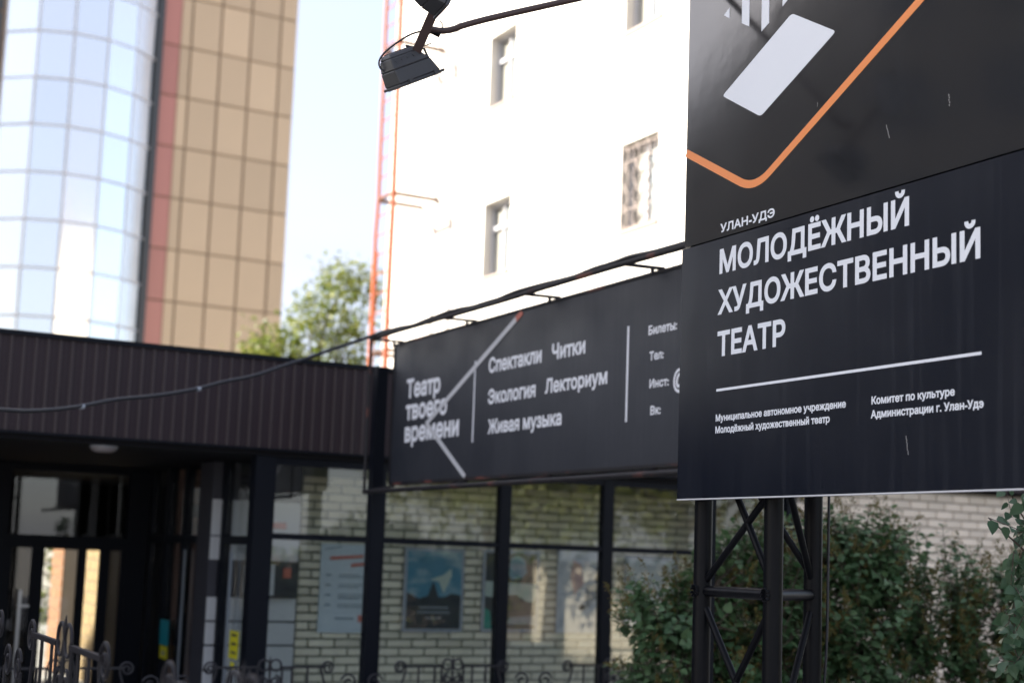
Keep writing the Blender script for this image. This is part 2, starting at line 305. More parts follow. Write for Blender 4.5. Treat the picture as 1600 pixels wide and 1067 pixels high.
# grey panelled pier
pr = B(-.30, .60, 1.05, 1.5, 0, 2.97).build('pier', MT['ink'], bld)
for z0, z1 in ((.05, .25), (.27, .48), (.50, .72), (.74, .955), (.975, 1.19), (1.21, 1.42), (1.44, 1.66), (2.02, 2.24), (2.255, 2.60)):
    for x0, x1 in ((-.30, .14), (.155, .60)): 
        if z0 < 2.5 or x0 > 0: B(x0, x1, 1.02, 1.05, z0, z1).build('panel', MT['pier'], pr)
eb = B(.0, .58, .93, 1.02, 1.68, 2.0).build('electrical_box', MT['box'], bld)
B(.02, .11, .925, .93, 1.70, 1.98).build('label_plate', MT['pframe'], eb); B(.25, .33, .925, .93, 1.69, 1.99).build('label_plate', MT['pier'], eb); B(.42, .50, .925, .93, 1.86, 1.96).build('label_plate', MT['rededge'], eb)
B(.30, .45, 1.0, 1.019, 2.34, 2.40).build('red_plate', MT['redink'], pr)
# return glazing, runs back from the corner (plane x=-.15)
RX = -.17; rm = [.10, 1.0, 1.72, 2.35, 3.05, 3.74]
for y in rm[1:]: B(RX-.04, RX+.05, y-.05, y+.05, .02, 2.98).build('mullion', MT['alu'], bld)
for a, b in zip(rm[:-1], rm[1:]):
    a, b = a+(.061 if a < .2 else .051), b-.051
    B(RX-.03, RX+.04, a, b, 2.17, 2.25).build('transom', MT['alu'], bld); B(RX-.03, RX+.04, a, b, .02, .16).build('bottom_rail', MT['alu'], bld)
    B(RX, RX+.006, a, b, .161, 2.169).build('pane', MT['glass2'], bld); B(RX, RX+.006, a, b, 2.251, 2.98).build('pane', MT['glass2'], bld)
for y in (2.2, .62): B(RX-.05, RX-.03, y, y+.035, .2, 2.1).build('door_edge', MT['pgrey'], bld)
# lobby beyond the return glazing
B(-.1, 6.0, 3.0, 3.2, 0, 2.98).build('red_brick_wall', MT['redbrick'], bld)
for r in range(30): pass
B(-.05, 2.2, 2.97, 3.0, 2.45, 2.60).build('wall_rail', MT['lobby'], bld)
# entrance wall at depth 3.74
DY = 3.74
B(-7.9, -1.74, DY, DY+.15, 0, 2.98).build('entrance_wall', MT['alu'], bld); B(-.46, RX-.06, DY-.02, DY+.10, 0, 2.98).build('entrance_wall', MT['alu'], bld)
B(-1.74, -.46, DY, DY+.1, 2.90, 2.98).build('door_head', MT['alu'], bld); B(-1.74, -.46, DY-.02, DY+.1, 2.06, 2.20).build('door_head', MT['alu'], bld)
B(-1.70, -.50, DY+.03, DY+.036, 2.20, 2.90).build('pane', MT['glass'], bld)
dr = B(-1.74, -1.69, DY, DY+.09, .02, 2.06).build('entrance_door', MT['alu'], bld)
for a, b in ((-1.47, -1.34), (-.975, -.885), (-.735, -.63), (-.50, -.46)): B(a, b, DY, DY+.07, .02, 2.059).build('door_stile', MT['alu'], dr)
for a, b in ((-1.69, -1.47), (-1.34, -.975), (-.885, -.735), (-.63, -.50)):
    B(a, b, DY+.01, DY+.06, .02, .22).build('door_rail', MT['alu'], dr); B(a, b, DY+.03, DY+.036, .22, 2.059).build('pane', MT['glass2'], dr)
B(-1.60, -1.565, DY-.09, DY-.06, .55, 1.60).build('handle', MT['steel'], dr); B(-1.60, -1.48, DY-.085, DY-.002, 1.42, 1.445).build('handle_bracket', MT['steel'], dr)
B(-1.155+.0, -1.135, DY-.07, DY-.05, .7, 1.5)
# lobby shell with rear openings
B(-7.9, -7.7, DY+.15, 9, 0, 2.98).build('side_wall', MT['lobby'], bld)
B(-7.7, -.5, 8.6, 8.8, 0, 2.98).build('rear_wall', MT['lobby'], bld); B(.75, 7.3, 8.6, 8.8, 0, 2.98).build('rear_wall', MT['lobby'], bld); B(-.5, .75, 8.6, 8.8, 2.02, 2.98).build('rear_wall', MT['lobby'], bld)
B(-.6, -.5, 4.4, 8.6, 0, 2.98) 
B(-7.9, -7.8, -.05, DY, 0, 2.98).build('side_wall', MT['lobby'], bld)
# right outer brick wall
rw = B(6.07, 12.9, .02, .3, 0, 3.10).build('outer_brick_wall', MT['mortar2'], bld)
lay_bricks(rw, None, 6.07, 12.9, .05, 3.10, .02, .101, .272, MT['brick2'], .016, (7.3, 10.3, 1.9, 3.1), xoff=.1)
# ceiling lamp (round) under the soffit
cl = thing('ceiling_lamp', 'round white ceiling lamp under the dark soffit above the entrance', 'ceiling lamp', G0+W_*-1.577-M_*.12, RZF)
mb = MB(); pr_ = [(0.0, 2.925), (.07, 2.928), (.105, 2.945), (.115, 2.965), (.115, 2.984)]
for i in range(len(pr_)-1):
    r1, z1 = pr_[i]; r2, z2 = pr_[i+1]; S = 20
    v = [(r1*math.cos(2*math.pi*q/S), r1*math.sin(2*math.pi*q/S), z1) for q in range(S)]+[(r2*math.cos(2*math.pi*q/S), r2*math.sin(2*math.pi*q/S), z2) for q in range(S)]
    mb.add(v, [(q, q+S, (q+1) % S+S, (q+1) % S) for q in range(S)], True)
mb.build('diffuser', MT['lampwhite'], cl)
MB().tube([(0, 0, 2.965), (0, 0, 2.984)], .122, 20).build('base_ring', MT['pframe'], cl)
# stickers
def sticker(name, label, x, y, z, w_, h_, m, axis='y'):
    t = thing(name, label, 'sticker', G0+W_*x-M_*y, RZF)
    (B(-.002, 0, 0, w_, z, z+h_) if axis == 'y' else B(0, w_, -.002, 0, z, z+h_)).build('sheet', m, t); return t
sticker('sticker', 'teal sticker above a small yellow one on the dark door frame', RX-.056, 2.60, 1.08, .34, .27, MT['teal'])
s = sticker('sticker', 'small yellow sticker directly under the teal sticker on the door frame', RX-.056, 2.60, .94, .30, .135, MT['yellow']); B(-.004, -.002, .1, .2, .98, 1.02).build('print', MT['pframe'], s)
s = sticker('sticker', 'tall yellow notice with dark marks on the side glazing of the entrance', RX-.031, .30, 1.12, .26, .255, MT['yellow'])
for zz in (1.165, 1.245, 1.325): B(-.004, -.002, .05, .20, zz, zz+.022).build('print', MT['ink'], s)
sticker('sticker', 'tiny yellow sticker below the tall yellow notice on the side glazing', RX-.031, .38, 1.02, .12, .07, MT['yellow'])
# ------------------------------------------------------------------ posters on the inner wall
def poster(label, x0, x1, z0, z1, m, framed=True):
    t = thing('poster', label, 'poster', G0+W_*x0-M_*1.125, RZF); w_ = x1-x0
    B(0, w_, 0, .015, z0, z1).build('sheet' if not framed else 'frame', MT['pframe'] if framed else m, t)
    if framed: B(.035, w_-.035, -.004, 0, z0+.035, z1-.035).build('print', m, t)
    return t
def flat(t, name, poly, m, y=-.006): return MB().prism(poly, y, y+.0015).build(name, m, t)
p = poster('pale blue schedule poster with red heading beside the grey pier', .88, 1.56, 1.32, 2.215, MT['poster'], False)
for i, (a, b, z, h) in enumerate(((.04, .22, 2.15, .015), (.10, .46, 2.05, .035), (.33, .62, 1.985, .035))): 
    flat(p, 'heading', [(a, z), (b, z+.03), (b, z+h+.03), (a, z+h)], MT['redink'] if i else MT['greyink'])
for i, z in enumerate((1.90, 1.875, 1.80, 1.775, 1.70, 1.675, 1.66, 1.60, 1.575)): flat(p, 'text_line', [(.20, z), (.20+.22+.1*((i*7) % 3)/2, z), (.20+.22+.1*((i*7) % 3)/2, z+.011), (.20, z+.011)], MT['greyink'])
for z in (1.89, 1.79, 1.69, 1.59): flat(p, 'date', [(.06, z), (.12, z), (.12, z+.02), (.06, z+.02)], MT['greyink'])
flat(p, 'badge', [(.43, 1.43), (.48, 1.43), (.48, 1.50), (.43, 1.50)], MT['redink']); flat(p, 'text_line', [(.18, 1.455), (.38, 1.455), (.38, 1.475), (.18, 1.475)], MT['greyink']); flat(p, 'badge', [(.54, 1.43), (.60, 1.43), (.60, 1.50), (.54, 1.50)], MT['ink'])
p = poster('framed poster of a blue cloudy sky over a dark skyline', 1.81, 2.51, 1.335, 2.21, MT['psky'])
flat(p, 'skyline', [(.036, 1.371), (.664, 1.371), (.664, 1.72), (.56, 1.74), (.47, 1.70), (.40, 1.70), (.36, 1.82), (.335, 1.86), (.31, 1.80), (.28, 1.71), (.18, 1.68), (.1, 1.72), (.036, 1.74)], MT['pdark'])
flat(p, 'cloud', [(.30, 1.88), (.40, 1.86), (.46, 1.74), (.55, 1.92), (.54, 2.0), (.45, 1.93)], MT['pcloud'], -.0075)
for z, a, b in ((1.58, .18, .52), (1.53, .16, .54), (1.47, .26, .44)): flat(p, 'text_line', [(a, z), (b, z), (b, z+.02), (a, z+.02)], MT['pgrey'], -.0075)
p = poster('framed poster of a dark figure above a pale band behind the third mullion', 2.73, 3.43, 1.34, 2.22, MT['pdark'])
flat(p, 'pale_shape', [(.30, 1.96), (.34, 2.12), (.42, 2.17), (.50, 2.12), (.54, 1.98), (.48, 1.92), (.36, 1.90)], MT['psky']); flat(p, 'band', [(.036, 1.72), (.62, 1.66), (.66, 1.72), (.66, 1.86), (.036, 1.88)], MT['pcloud'])
flat(p, 'car_shape', [(.15, 1.56), (.17, 1.68), (.30, 1.74), (.42, 1.74), (.56, 1.66), (.62, 1.56), (.5, 1.52)], MT['pdark'], -.0078); flat(p, 'teal_corner', [(.036, 1.375), (.12, 1.375), (.10, 1.56), (.036, 1.60)], MT['pteal']); flat(p, 'pale_floor', [(.25, 1.42), (.664, 1.42), (.664, 1.52), (.35, 1.50)], MT['pgrey'])
p = poster('pale poster with thin dark and pink sketched figures beside the fourth mullion', 3.66, 4.30, 1.335, 2.235, MT['pwhite'], False)
flat(p, 'figure', [(.22, 1.75), (.34, 1.88), (.30, 2.08), (.20, 2.14), (.16, 1.95)], MT['ppink']); flat(p, 'figure', [(.36, 1.60), (.42, 1.62), (.44, 1.85), (.38, 1.88)], MT['pgrey']); flat(p, 'figure', [(.48, 1.90), (.52, 1.90), (.56, 2.12), (.53, 2.13)], MT['ink'])
flat(p, 'figure', [(.30, 1.58), (.37, 1.60), (.34, 1.66), (.28, 1.62)], MT['ink']); flat(p, 'figure', [(.42, 1.68), (.54, 1.72), (.54, 1.90), (.44, 1.86)], MT['pgrey'], -.0078)
poster('pale poster half hidden by the lilac leaves', 4.54, 5.27, 1.34, 2.2, MT['poster'])
# ------------------------------------------------------------------ wall piers seen through the doors
t = thing('brick_garden_wall', 'sunlit yellow brick wall seen through the right half of the glass doors', 'wall', (-6.60, 22.6, 0), RZS)
wb = B(0, 1.05, 0, .4, 0, 2.6).build('wall', MT['mortar2'], t); lay_bricks(wb, None, 0, 1.05, .02, 2.6, 0, .17, .40, MT['sunbrick'], .015, (9, 9, 9, 9))
t = thing('brick_gatepost', 'orange brick pillar seen through the left half of the glass doors', 'pillar', (-7.62, 24.2, 0), RZS)
wb = B(0, .9, 0, .35, 0, 2.2).build('pillar', MT['mortar2'], t); lay_bricks(wb, None, 0, .9, .02, 2.2, 0, .17, .40, MT['sunorange'], .015, (9, 9, 9, 9))
# ------------------------------------------------------------------ tower
tw = thing('office_tower', 'tall tower clad in beige panels with a mirrored glass bay', 'building', TW*1.35-Vector((0, 0, .7525)), RZF); tw.scale = (1.35,)*3
B(-14, -.30, .05, 14, 0, 34).build('wall', MT['joint'], tw)
RW = 1.257; zrows = [15.43-RW*i for i in range(8)][::-1]
zr = [zrows[0]+RW*i for i in range(-4, 18)]
for zi, z in enumerate(zr[:-1]):
    for a, b, m in ((-3.66, -3.25, 'tilered'), (-3.23, -3.00, 'tile'), (-2.95, -2.27, 'tile'), (-2.215, -1.515, 'tile'), (-1.46, -.745, 'tile'), (-.69, -.30, 'tile')):
        if z+RW > 30 and zi % 1: continue
        o = B(0, b-a, 0, .05, 0, RW-.04).build('facade_panel', MT[m], tw, (a, random.uniform(-.004, .004), z+.03))
    if 8 < z < 18:
        for a in (-8.1, -8.9, -9.7): B(0, .74, 0, .05, 0, RW-.06).build('facade_panel', MT['towerdark'], tw, (a, 0, z+.03))
bay = MB(); CX, CYY, RR = -5.52, 1.34, 2.20; angs = [math.radians(d) for d in (-103, -77, -51.5, -26, -.5, 25, 51, 76, 100)]
angs = [math.radians(d) for d in (-52.5, -30.5, -9.5, 11, 31, 51)]
pts = [(CX+RR*math.sin(a), CYY-RR*math.cos(a)) for a in angs]
rz = [2.8+1.1*i for i in range(-2, 22)]; off = 13.70-(2.8+1.1*10)+.0
rz = [z+off for z in rz]
bp = MB().prism([(x, y) for x, y in pts], 0, 1)   # placeholder volume, rebuilt upright below
core = MB(); n = len(pts); inner = [(CX+(x-CX)*.975, CYY+(y-CYY)*.975) for x, y in pts]
core.add([(x, y, 0) for x, y in inner]+[(x, y, 27) for x, y in inner], [tuple(range(n, 2*n))]+[(i, i+1, i+1+n, i+n) for i in range(n-1)])
bw = core.build('glass_bay', MT['towerdark'], tw); B(-3.84, -3.68, -.12, .04, 0, 30).build('bay_edge', MT['towerdark'], tw)
for i in range(n-1):
    (xa, ya), (xb, yb) = pts[i], pts[i+1]; d = Vector((xb-xa, yb-ya, 0)); Ld = d.length; an = math.atan2(d.y, d.x)
    pmh = B(.025, Ld-.025, 0, .02, .025, 1.075).mesh('bay_pane', MT['mirror'])
    for z in rz[:-1]: put('bay_pane', pmh, bw, (xa, ya, z), (random.uniform(-.006, .006), 0, an+random.uniform(-.008, .008)))
mm = MB()
for x, y in pts: mm.box(x-.013, x+.013, y-.015, y+.03, 0, 27)
mm.build('mullion', MT['mull'], bw)
for z in rz: 
    r_ = MB()
    for i in range(n-1):
        (xa, ya), (xb, yb) = pts[i], pts[i+1]; r_.tube([(xa*1.0, ya-.01, z), (xb, yb-.01, z)], .02, 5)
    r_.build('ring_rail', MT['mull'], bw)
# ------------------------------------------------------------------ white building (sign-parallel frame, x towards camera, y into wall)
wbd = thing('white_apartment_building', 'bright white plastered apartment block lit by the sun', 'building', WB, RZS)
wins = []
for sx in (-4.98, -.20):
    for zz in (.77, 4.04, 7.31, 10.58): wins.append((sx, sx+1.06, zz, zz+1.43))
def wall_holes(x0, x1, z0, z1, holes, y0, y1):
    xs = sorted({x0, x1, *[h[0] for h in holes], *[h[1] for h in holes]}); mb = MB()
    for a, b in zip(xs[:-1], xs[1:]):
        hs = sorted([h for h in holes if h[0] <= a and h[1] >= b], key=lambda h: h[2]); z = z0
        for h in hs: mb.box(a, b, y0, y1, z, h[2]); z = h[3]
        mb.box(a, b, y0, y1, z, z1)
    return mb
wall_holes(-9.6, 3.9, 0, 14.5, [h for h in wins if h[1] < 3.9], 0, .38).build('wall', MT['white'], wbd)
B(-9.49, 3.8, .8, 9.9, 0, 14.5).build('core', MT['dark'], wbd); B(-9.6, -9.5, .381, .799, 0, 14.5).build('end_wall', MT['white'], wbd); B(-9.8, 4.0, -.35, 10.1, 14.5, 14.72).build('cornice', MT['white'], wbd)
B(-9.62, -9.601, 0, 10, 0, 14.5).build('end_wall', MT['white'], wbd)
for (a, b, c, d) in wins:
    y = .17; w = B(a, b, y+.06, y+.07, c, c+.004).build('window', MT['frame'], wbd)
    B(a, a+.06, y, y+.06, c, d).build('frame', MT['frame'], w); B(b-.06, b, y, y+.06, c, d).build('frame', MT['frame'], w); B(a+.06, b-.06, y, y+.06, c, c+.06).build('frame', MT['frame'], w); B(a+.06, b-.06, y, y+.06, d-.06, d).build('frame', MT['frame'], w)
    B(a+.46, a+.51, y+.01, y+.06, c+.06, d-.06).build('frame', MT['frame'], w)
    if a < -4: B(a+.52, b-.06, y, y+.06, d-.50, d-.43).build('frame', MT['frame'], w); B(a+.06, a+.44, y+.0, y+.06, d-.50, d-.43).build('frame', MT['frame'], w)
    B(a+.06, b-.06, y+.03, y+.036, c+.06, d-.06).build('pane', MT['glass'], w)
    B(a, b, y+.072, y+.08, c, d).build('curtain', MT['curtain'], w); B(a+.5, b-.12, y+.062, y+.07, c+.005, d).build('curtain', MT['blind'], w)
    B(a-.02, b+.02, -.035, y-.001, c-.04, c+.012).build('sill', MT['sill'], w)
    if abs(a+.20) < .01 and 7 < c < 8:
        g = MB()
        for i in range(4):
            xx = a+.08+i*.30
            for s_ in (1, -1): g.tube([(xx+s_*(.09*math.sin(j/12*math.pi*4)), .04, c+.04+j*(d-c-.08)/12) for j in range(13)], .012, 5)
        for zz in (c+.06, c+.36, d-.30, d-.08): g.tube([(a+.02, .05, zz), (b-.02, .05, zz)], .012, 5)
        g.build('grille', MT['grille'], w)
# fire ladder
ld = thing('fire_ladder', 'tall orange steel fire ladder fixed to the corner of the white building', 'ladder', WB, RZS)
for sx, pts_ in ((-7.06, [(0, 17.2), (-.04, 13.2), (.02, 9.26), (0, 7.5), (0, 5.8), (0, 3.2)]), (-7.83, [(0, 17.2), (-.04, 13.2), (.03, 9.26), (-.04, 8.5), (0, 7.5), (0, 3.2)])):
    MB().tube([(sx+dx, -1.0, z) for dx, z in pts_], .058 if sx > -7.5 else .042, 8).build('rail', MT['ladder'], ld)
B(-7.87, -7.79, -1.04, -.96, 3.0, 8.2).build('rail', MT['ladder'], ld)
z = 3.3
while z < 17:
    MB().tube([(-7.80, -1.0, z), (-7.09, -1.0, z)], .013, 6).build('rung', MT['ladder'], ld); z += .40
for z in (6.1, 9.26, 12.4, 15.5):
    for sx in (-7.06, -7.83): MB().tube([(sx, -1.0, z), (sx, .0, z)], .045, 6).build('stay', MT['stay'], ld)
    MB().tube([(-7.83, -1.0, z+.0), (-7.06, -1.0, z)], .034, 6).build('stay', MT['stay'], ld)
# ------------------------------------------------------------------ added block that shades the signs, wall mirrored in the glass, both out of frame
sb = thing('shade_block', 'unseen long block added to shade the signs and darken what they mirror', 'building', (-30, -16, 0), 0)
B(-3, 0, 18, 33.6, 0, 24).build('wall', MT['concrete'], sb); B(-3.3, .3, 17.7, 33.9, 24, 24.4).build('roof', MT['soffit'], sb)
MB().add([(-.6, 33.61, 0), (0, 33.61, 0), (0, 40.4, 0), (-.6, 40.4, 0), (-.6, 33.61, 20.2), (0, 33.61, 20.2), (0, 40.4, 13.6), (-.6, 40.4, 13.6)], [(3, 2, 1, 0), (4, 5, 6, 7), (0, 1, 5, 4), (1, 2, 6, 5), (2, 3, 7, 6), (3, 0, 4, 7)]).build('reflection_wedge', MT['concrete'], sb)  # added wedge, sloped to shape the bright patch mirrored in the sign
wm = B(0, .06, 0, 1.5, 0, 1.5).mesh('window', MT['blockwin'])
for i in range(5):
    for j in range(7): put('window', wm, sb, (0, 18.7+i*3.05, 1.6+j*3.1))  # windows made up to dress the added block
cw = thing('cream_wall', 'low cream boundary wall across the yard, mirrored in the glass front', 'wall', (9.5, -2, 0), math.radians(62))
B(9, 13, 0, .25, 0, 2.0).build('wall', MT['cream'], cw); B(8.95, 13.05, -.05, .3, 2.0, 2.08).build('coping', MT['mortar2'], cw)
# ------------------------------------------------------------------ foliage
def leaf_shape(heart=True):
    if heart: # folded heart-shaped blade, tip along +y
        v = [(0, 0, 0), (0, .5, -.02), (0, 1.0, -.10), (-.34, .12, .07), (-.40, .40, .08), (-.22, .72, .02), (.34, .12, .07), (.40, .40, .08), (.22, .72, .02)]
        fc = [(0, 1, 4, 3), (1, 2, 5, 4), (1, 0, 6, 7), (2, 1, 7, 8)]
    else:
        v = [(0, 0, 0), (-.26, .45, .05), (0, 1, -.05), (.26, .45, .05)]; fc = [(0, 2, 1), (0, 3, 2)]
    return np.array(v, float), fc
def rot_from(dirs, ups):
    y = dirs/np.linalg.norm(dirs, axis=1, keepdims=True); x = np.cross(y, ups); x /= np.linalg.norm(x, axis=1, keepdims=True)+1e-9; z = np.cross(x, y)
    return np.stack([x, y, z], axis=2)
def leaves_mesh(name, pos, dirs, ups, sizes, m, heart=True):
    V, Fc = leaf_shape(heart); R = rot_from(dirs, ups); n = len(pos)
    P = np.einsum('nij,kj->nki', R, V)*sizes[:, None, None]+pos[:, None, :]
    vs = P.reshape(-1, 3); k = len(V); fs = []
    base = np.arange(n)*k
    me = bpy.data.meshes.new(name); ln = len(Fc[0]); fa = (np.array(Fc)[None]+base[:, None, None]).reshape(-1, ln)
    me.vertices.add(len(vs)); me.vertices.foreach_set('co', vs.ravel()); me.loops.add(fa.size); me.loops.foreach_set('vertex_index', fa.ravel().astype(np.int32))
    me.polygons.add(len(fa)); me.polygons.foreach_set('loop_start', np.arange(0, fa.size, ln, dtype=np.int32)); me.polygons.foreach_set('loop_total', np.full(len(fa), ln, dtype=np.int32))
    me.materials.append(m); me.update(calc_edges=True); me.polygons.foreach_set('use_smooth', np.ones(len(fa), bool)); return me
_lv = {}
def leaf_objs(parent, pos, dirs, ups, sizes, m):
    V, Fc = leaf_shape(True)
    if m.name not in _lv:
        me = bpy.data.meshes.new('leaf'); me.from_pydata([tuple(v) for v in V], [], Fc); me.materials.append(m); me.polygons.foreach_set('use_smooth', [True]*len(Fc)); me.update(); _lv[m.name] = me
    R = rot_from(dirs, ups)
    for i in range(len(pos)):
        o = bpy.data.objects.new('leaf', _lv[m.name]); COL.objects.link(o); o.parent = parent
        o.matrix_local = Matrix.Translation(Vector(pos[i])) @ Matrix([list(r) for r in R[i]]).to_4x4() @ Matrix.Scale(float(sizes[i]), 4)
def bush(name, label, cat, base, tips, stems, leaf_size, m, individual, n_pairs=5, seeds=.0, seed=1, droop=.0, twig=.26, group=None):
    """tips: array of twig end points (world), stems: number of main stems from base"""
    rg = np.random.default_rng(seed); t = thing(name, label, cat, base, 0, group); tips = tips-np.array(base)
    sb_ = MB(); mid = []
    for i in range(stems):
        c = tips[rg.integers(len(tips))]*np.array([.75, .75, .85]); a = rg.uniform(-.12, .12, 3)*np.array([1, 1, 0])
        p = [a+(c-a)*s_+rg.normal(0, .03, 3)*(0 < s_ < 1) for s_ in np.linspace(0, 1, 6)]; mid += p[2:]
        sb_.tube([tuple(q) for q in p], [.022*(1-.75*s_) for s_ in np.linspace(0, 1, 6)], 6, False)
    sb_.build('stem', MT['bark'], t)
    mid = np.array(mid); tg = MB(); P = []; D = []; Uu = []; S = []; SP = []
    for tp in tips:
        d2 = ((mid-tp)**2).sum(1); j = d2.argmin(); a = mid[j]; dv = tp-a; Ls = np.linalg.norm(dv)+1e-6; dn = dv/Ls*.55+np.array([0, 0, .5])+rg.normal(0, .25, 3); dn[2] -= droop; dn /= np.linalg.norm(dn)
        st = tp-dn*twig
        tg.tube([tuple(a), tuple((a+st)/2+rg.normal(0, .02, 3)), tuple(st), tuple(tp)], [.007, .005, .0035, .002], 4, False)
        side = np.cross(dn, [0, 0, 1.]); side /= np.linalg.norm(side)+1e-9; up2 = np.cross(side, dn)
        for q in range(n_pairs):
            s_ = (q+.6)/n_pairs; an = q*math.pi/2+rg.normal(0, .3); ax = side*math.cos(an)+up2*math.sin(an)
            for sg in (1, -1):
                dd = ax*sg*.8+dn*.5+rg.normal(0, .22, 3)+np.array([0, 0, -.35]); P.append(st+dn*twig*s_+ax*sg*.012); D.append(dd)
                Uu.append(dn+np.array([0, 0, .8])+rg.normal(0, .25, 3)); S.append(leaf_size*rg.uniform(.6, 1.15)*(1-.35*s_))
        if rg.random() < seeds: SP.append((tp, dn))
    tg.build('twigs', MT['twig'], t)['kind'] = 'stuff'
    P = np.array(P); D = np.array(D); Uu = np.array(Uu); S = np.array(S)
    order = np.argsort(P[:, 1]-S*6) ; idx = order[:individual]; rest = order[individual:]
    leaf_objs(t, P[idx], D[idx], Uu[idx], S[idx], m)
    if len(rest): o = put('foliage', leaves_mesh('foliage', P[rest], D[rest], Uu[rest], S[rest], m), t); o['kind'] = 'stuff'
    if SP:
        p_ = []; d_ = []; 
        for tp, dn in SP:
            for _ in range(46):
                h = rg.random(); p_.append(tp+dn*h*.16+rg.normal(0, .022*(1.1-h), 3)); d_.append(dn+rg.normal(0, .6, 3))
        p_ = np.array(p_); d_ = np.array(d_); o = put('seed_heads', leaves_mesh('seed_heads', p_, d_, rg.normal(0, 1, p_.shape), np.full(len(p_), .022), MT['seed'], False), t); o['kind'] = 'stuff'
    return t
def blob_tips(cs, n, seed, shell=.5):
    rg = np.random.default_rng(seed); out = []
    vol = np.array([c[3]*c[4]*c[5] for c in cs]); vol = vol/vol.sum()
    for c, k in zip(cs, (vol*n).astype(int)+1):
        d = rg.normal(0, 1, (k, 3)); d /= np.linalg.norm(d, axis=1, keepdims=True); r = rg.uniform(shell, 1, (k, 1))**.6
        r *= 1+.12*np.sin(d[:, :1]*7+seed)+.1*rg.normal(0, 1, (k, 1)); out.append(np.array(c[:3])+d*r*np.array(c[3:]))
    return np.concatenate(out)
GZ = .0
tipsA = blob_tips([(1.35, 10.4, 1.35, .52, .5, .62), (1.0, 10.3, 1.8, .26, .35, .28), (1.85, 10.6, 1.75, .62, .55, .72), (2.50, 10.7, 1.95, .52, .5, .66), (2.72, 10.7, 2.34, .36, .35, .36), (2.1, 10.6, 2.2, .5, .4, .42), (1.55, 10.5, 1.95, .35, .35, .4), (1.6, 10.4, .9, .6, .5, .5), (2.5, 10.6, 1.1, .6, .5, .5)], 1900, 3)
bush('lilac_bush', 'large dark green lilac bush behind the three legged sign mast', 'bush', (1.95, 10.6, GZ), tipsA, 9, .092, MT['leafA'], 300, 5, .34, 3)
tipsB = blob_tips([(3.25, 11.0, 1.82, .50, .4, .62), (3.75, 11.0, 1.76, .5, .4, .62), (4.25, 11.0, 1.76, .45, .4, .66), (3.5, 11.0, .9, .7, .4, .4), (3.05, 11.0, 1.9, .2, .2, .22)], 760, 5)
bush('lilac_bush', 'thinner lilac bush with brown seed heads in front of the pale brick wall', 'bush', (3.7, 11.0, GZ), tipsB, 8, .088, MT['leafA'], 300, 5, .55, 5)
tipsC = blob_tips([(2.44, 6.75, 1.90, .17, .2, .32), (2.50, 6.8, 2.35, .13, .18, .26), (2.56, 6.8, 1.40, .18, .2, .3)], 90, 9, .2)
bush('lilac_branch', 'pale green heart leaved lilac sprig at the right edge of the photo', 'bush', (3.1, 6.9, .7), tipsC, 3, .098, MT['leafB'], 300, 3, 0, 9, .9, .2)
def tree(name, label, base, crown, n, size, m, seed, group=None, trunk=.12):
    rg = np.random.default_rng(seed); t = thing(name, label, 'tree', base, 0, group); b = np.array(base)
    tb = MB(); cz = np.mean([c[2] for c in crown]); zt = cz
    tb.tube([(0, 0, 0), (.05, .03, zt*.4), (-.04, .05, zt*.75), (0, 0, zt)], [trunk*1.3, trunk, trunk*.75, trunk*.4], 10, False)
    tips = blob_tips(crown, n, seed, .35)-b; lm = MB()
    for i in range(26):
        c = tips[rg.integers(len(tips))]; s0 = np.array([0, 0, zt*rg.uniform(.5, .95)]); md = (s0+c)/2+rg.normal(0, .15, 3)
        lm.tube([tuple(s0), tuple(md), tuple(c)], [trunk*.4, trunk*.2, .012], 5, False)
    tb.build('trunk', MT['bark'], t); lm.build('branches', MT['bark'], t)
    k = 26; P = np.repeat(tips, k, 0)+rg.normal(0, .20, (len(tips)*k, 3))*np.array([1, 1, .75]); D = rg.normal(0, 1, P.shape)+np.array([0, 0, -.4]); Uu = rg.normal(0, 1, P.shape)+np.array([-.5, 0, 1.2])
    put('crown', leaves_mesh('crown', P, D, Uu, size*rg.uniform(.6, 1.2, len(P)), m, False), t); return t
tree('maple_tree', 'yellow green sunlit tree between the beige tower and the white building', (-4.4, 31.5, 0), [(-4.5, 31.5, 6.3, 1.25, .9, 1.45), (-3.8, 31.5, 7.5, .95, .8, 1.05), (-5.5, 31.3, 5.8, .8, .8, .8), (-3.5, 31.6, 8.1, .5, .5, .5), (-3.5, 31.6, 5.6, .7, .8, 1.0), (-5.2, 31.4, 6.6, .5, .6, .45)], 250, .15, MT['leafT'], 21)
G1 = 'trees across the yard mirrored in the glass'
def added_hedge():  # added leaf screen, darkens what the glass front mirrors
    rg = np.random.default_rng(4); n = 9000; P = np.stack([rg.uniform(0, 24, n), rg.uniform(-.1, .9, n), rg.uniform(.1, 2.2, n)], 1); D = rg.normal(0, 1, P.shape); Uu = rg.normal(0, 1, P.shape)
    t = thing('added_hedge', 'unseen row of green leaves added to keep bright ground out of the glass reflections', 'added_hedge', (10.6, -3.6, 0), math.radians(62)); B(0, 24, .15, .75, 0, 2.0).build('branches', MT['bark'], t)
    put('foliage', leaves_mesh('foliage', P, D, Uu, rg.uniform(.12, .22, n), MT['leafT'], False), t)['kind'] = 'stuff'
added_hedge()
tree('garden_shrub', 'green shrub glimpsed through the middle of the glass entrance doors', (-8.6, 27.5, 0), [(-8.6, 27.5, 1.6, 1.6, .8, 1.5), (-8.0, 27.5, 2.9, 1.0, .6, .8)], 110, .13, MT['leafT'], 51, None, .06)
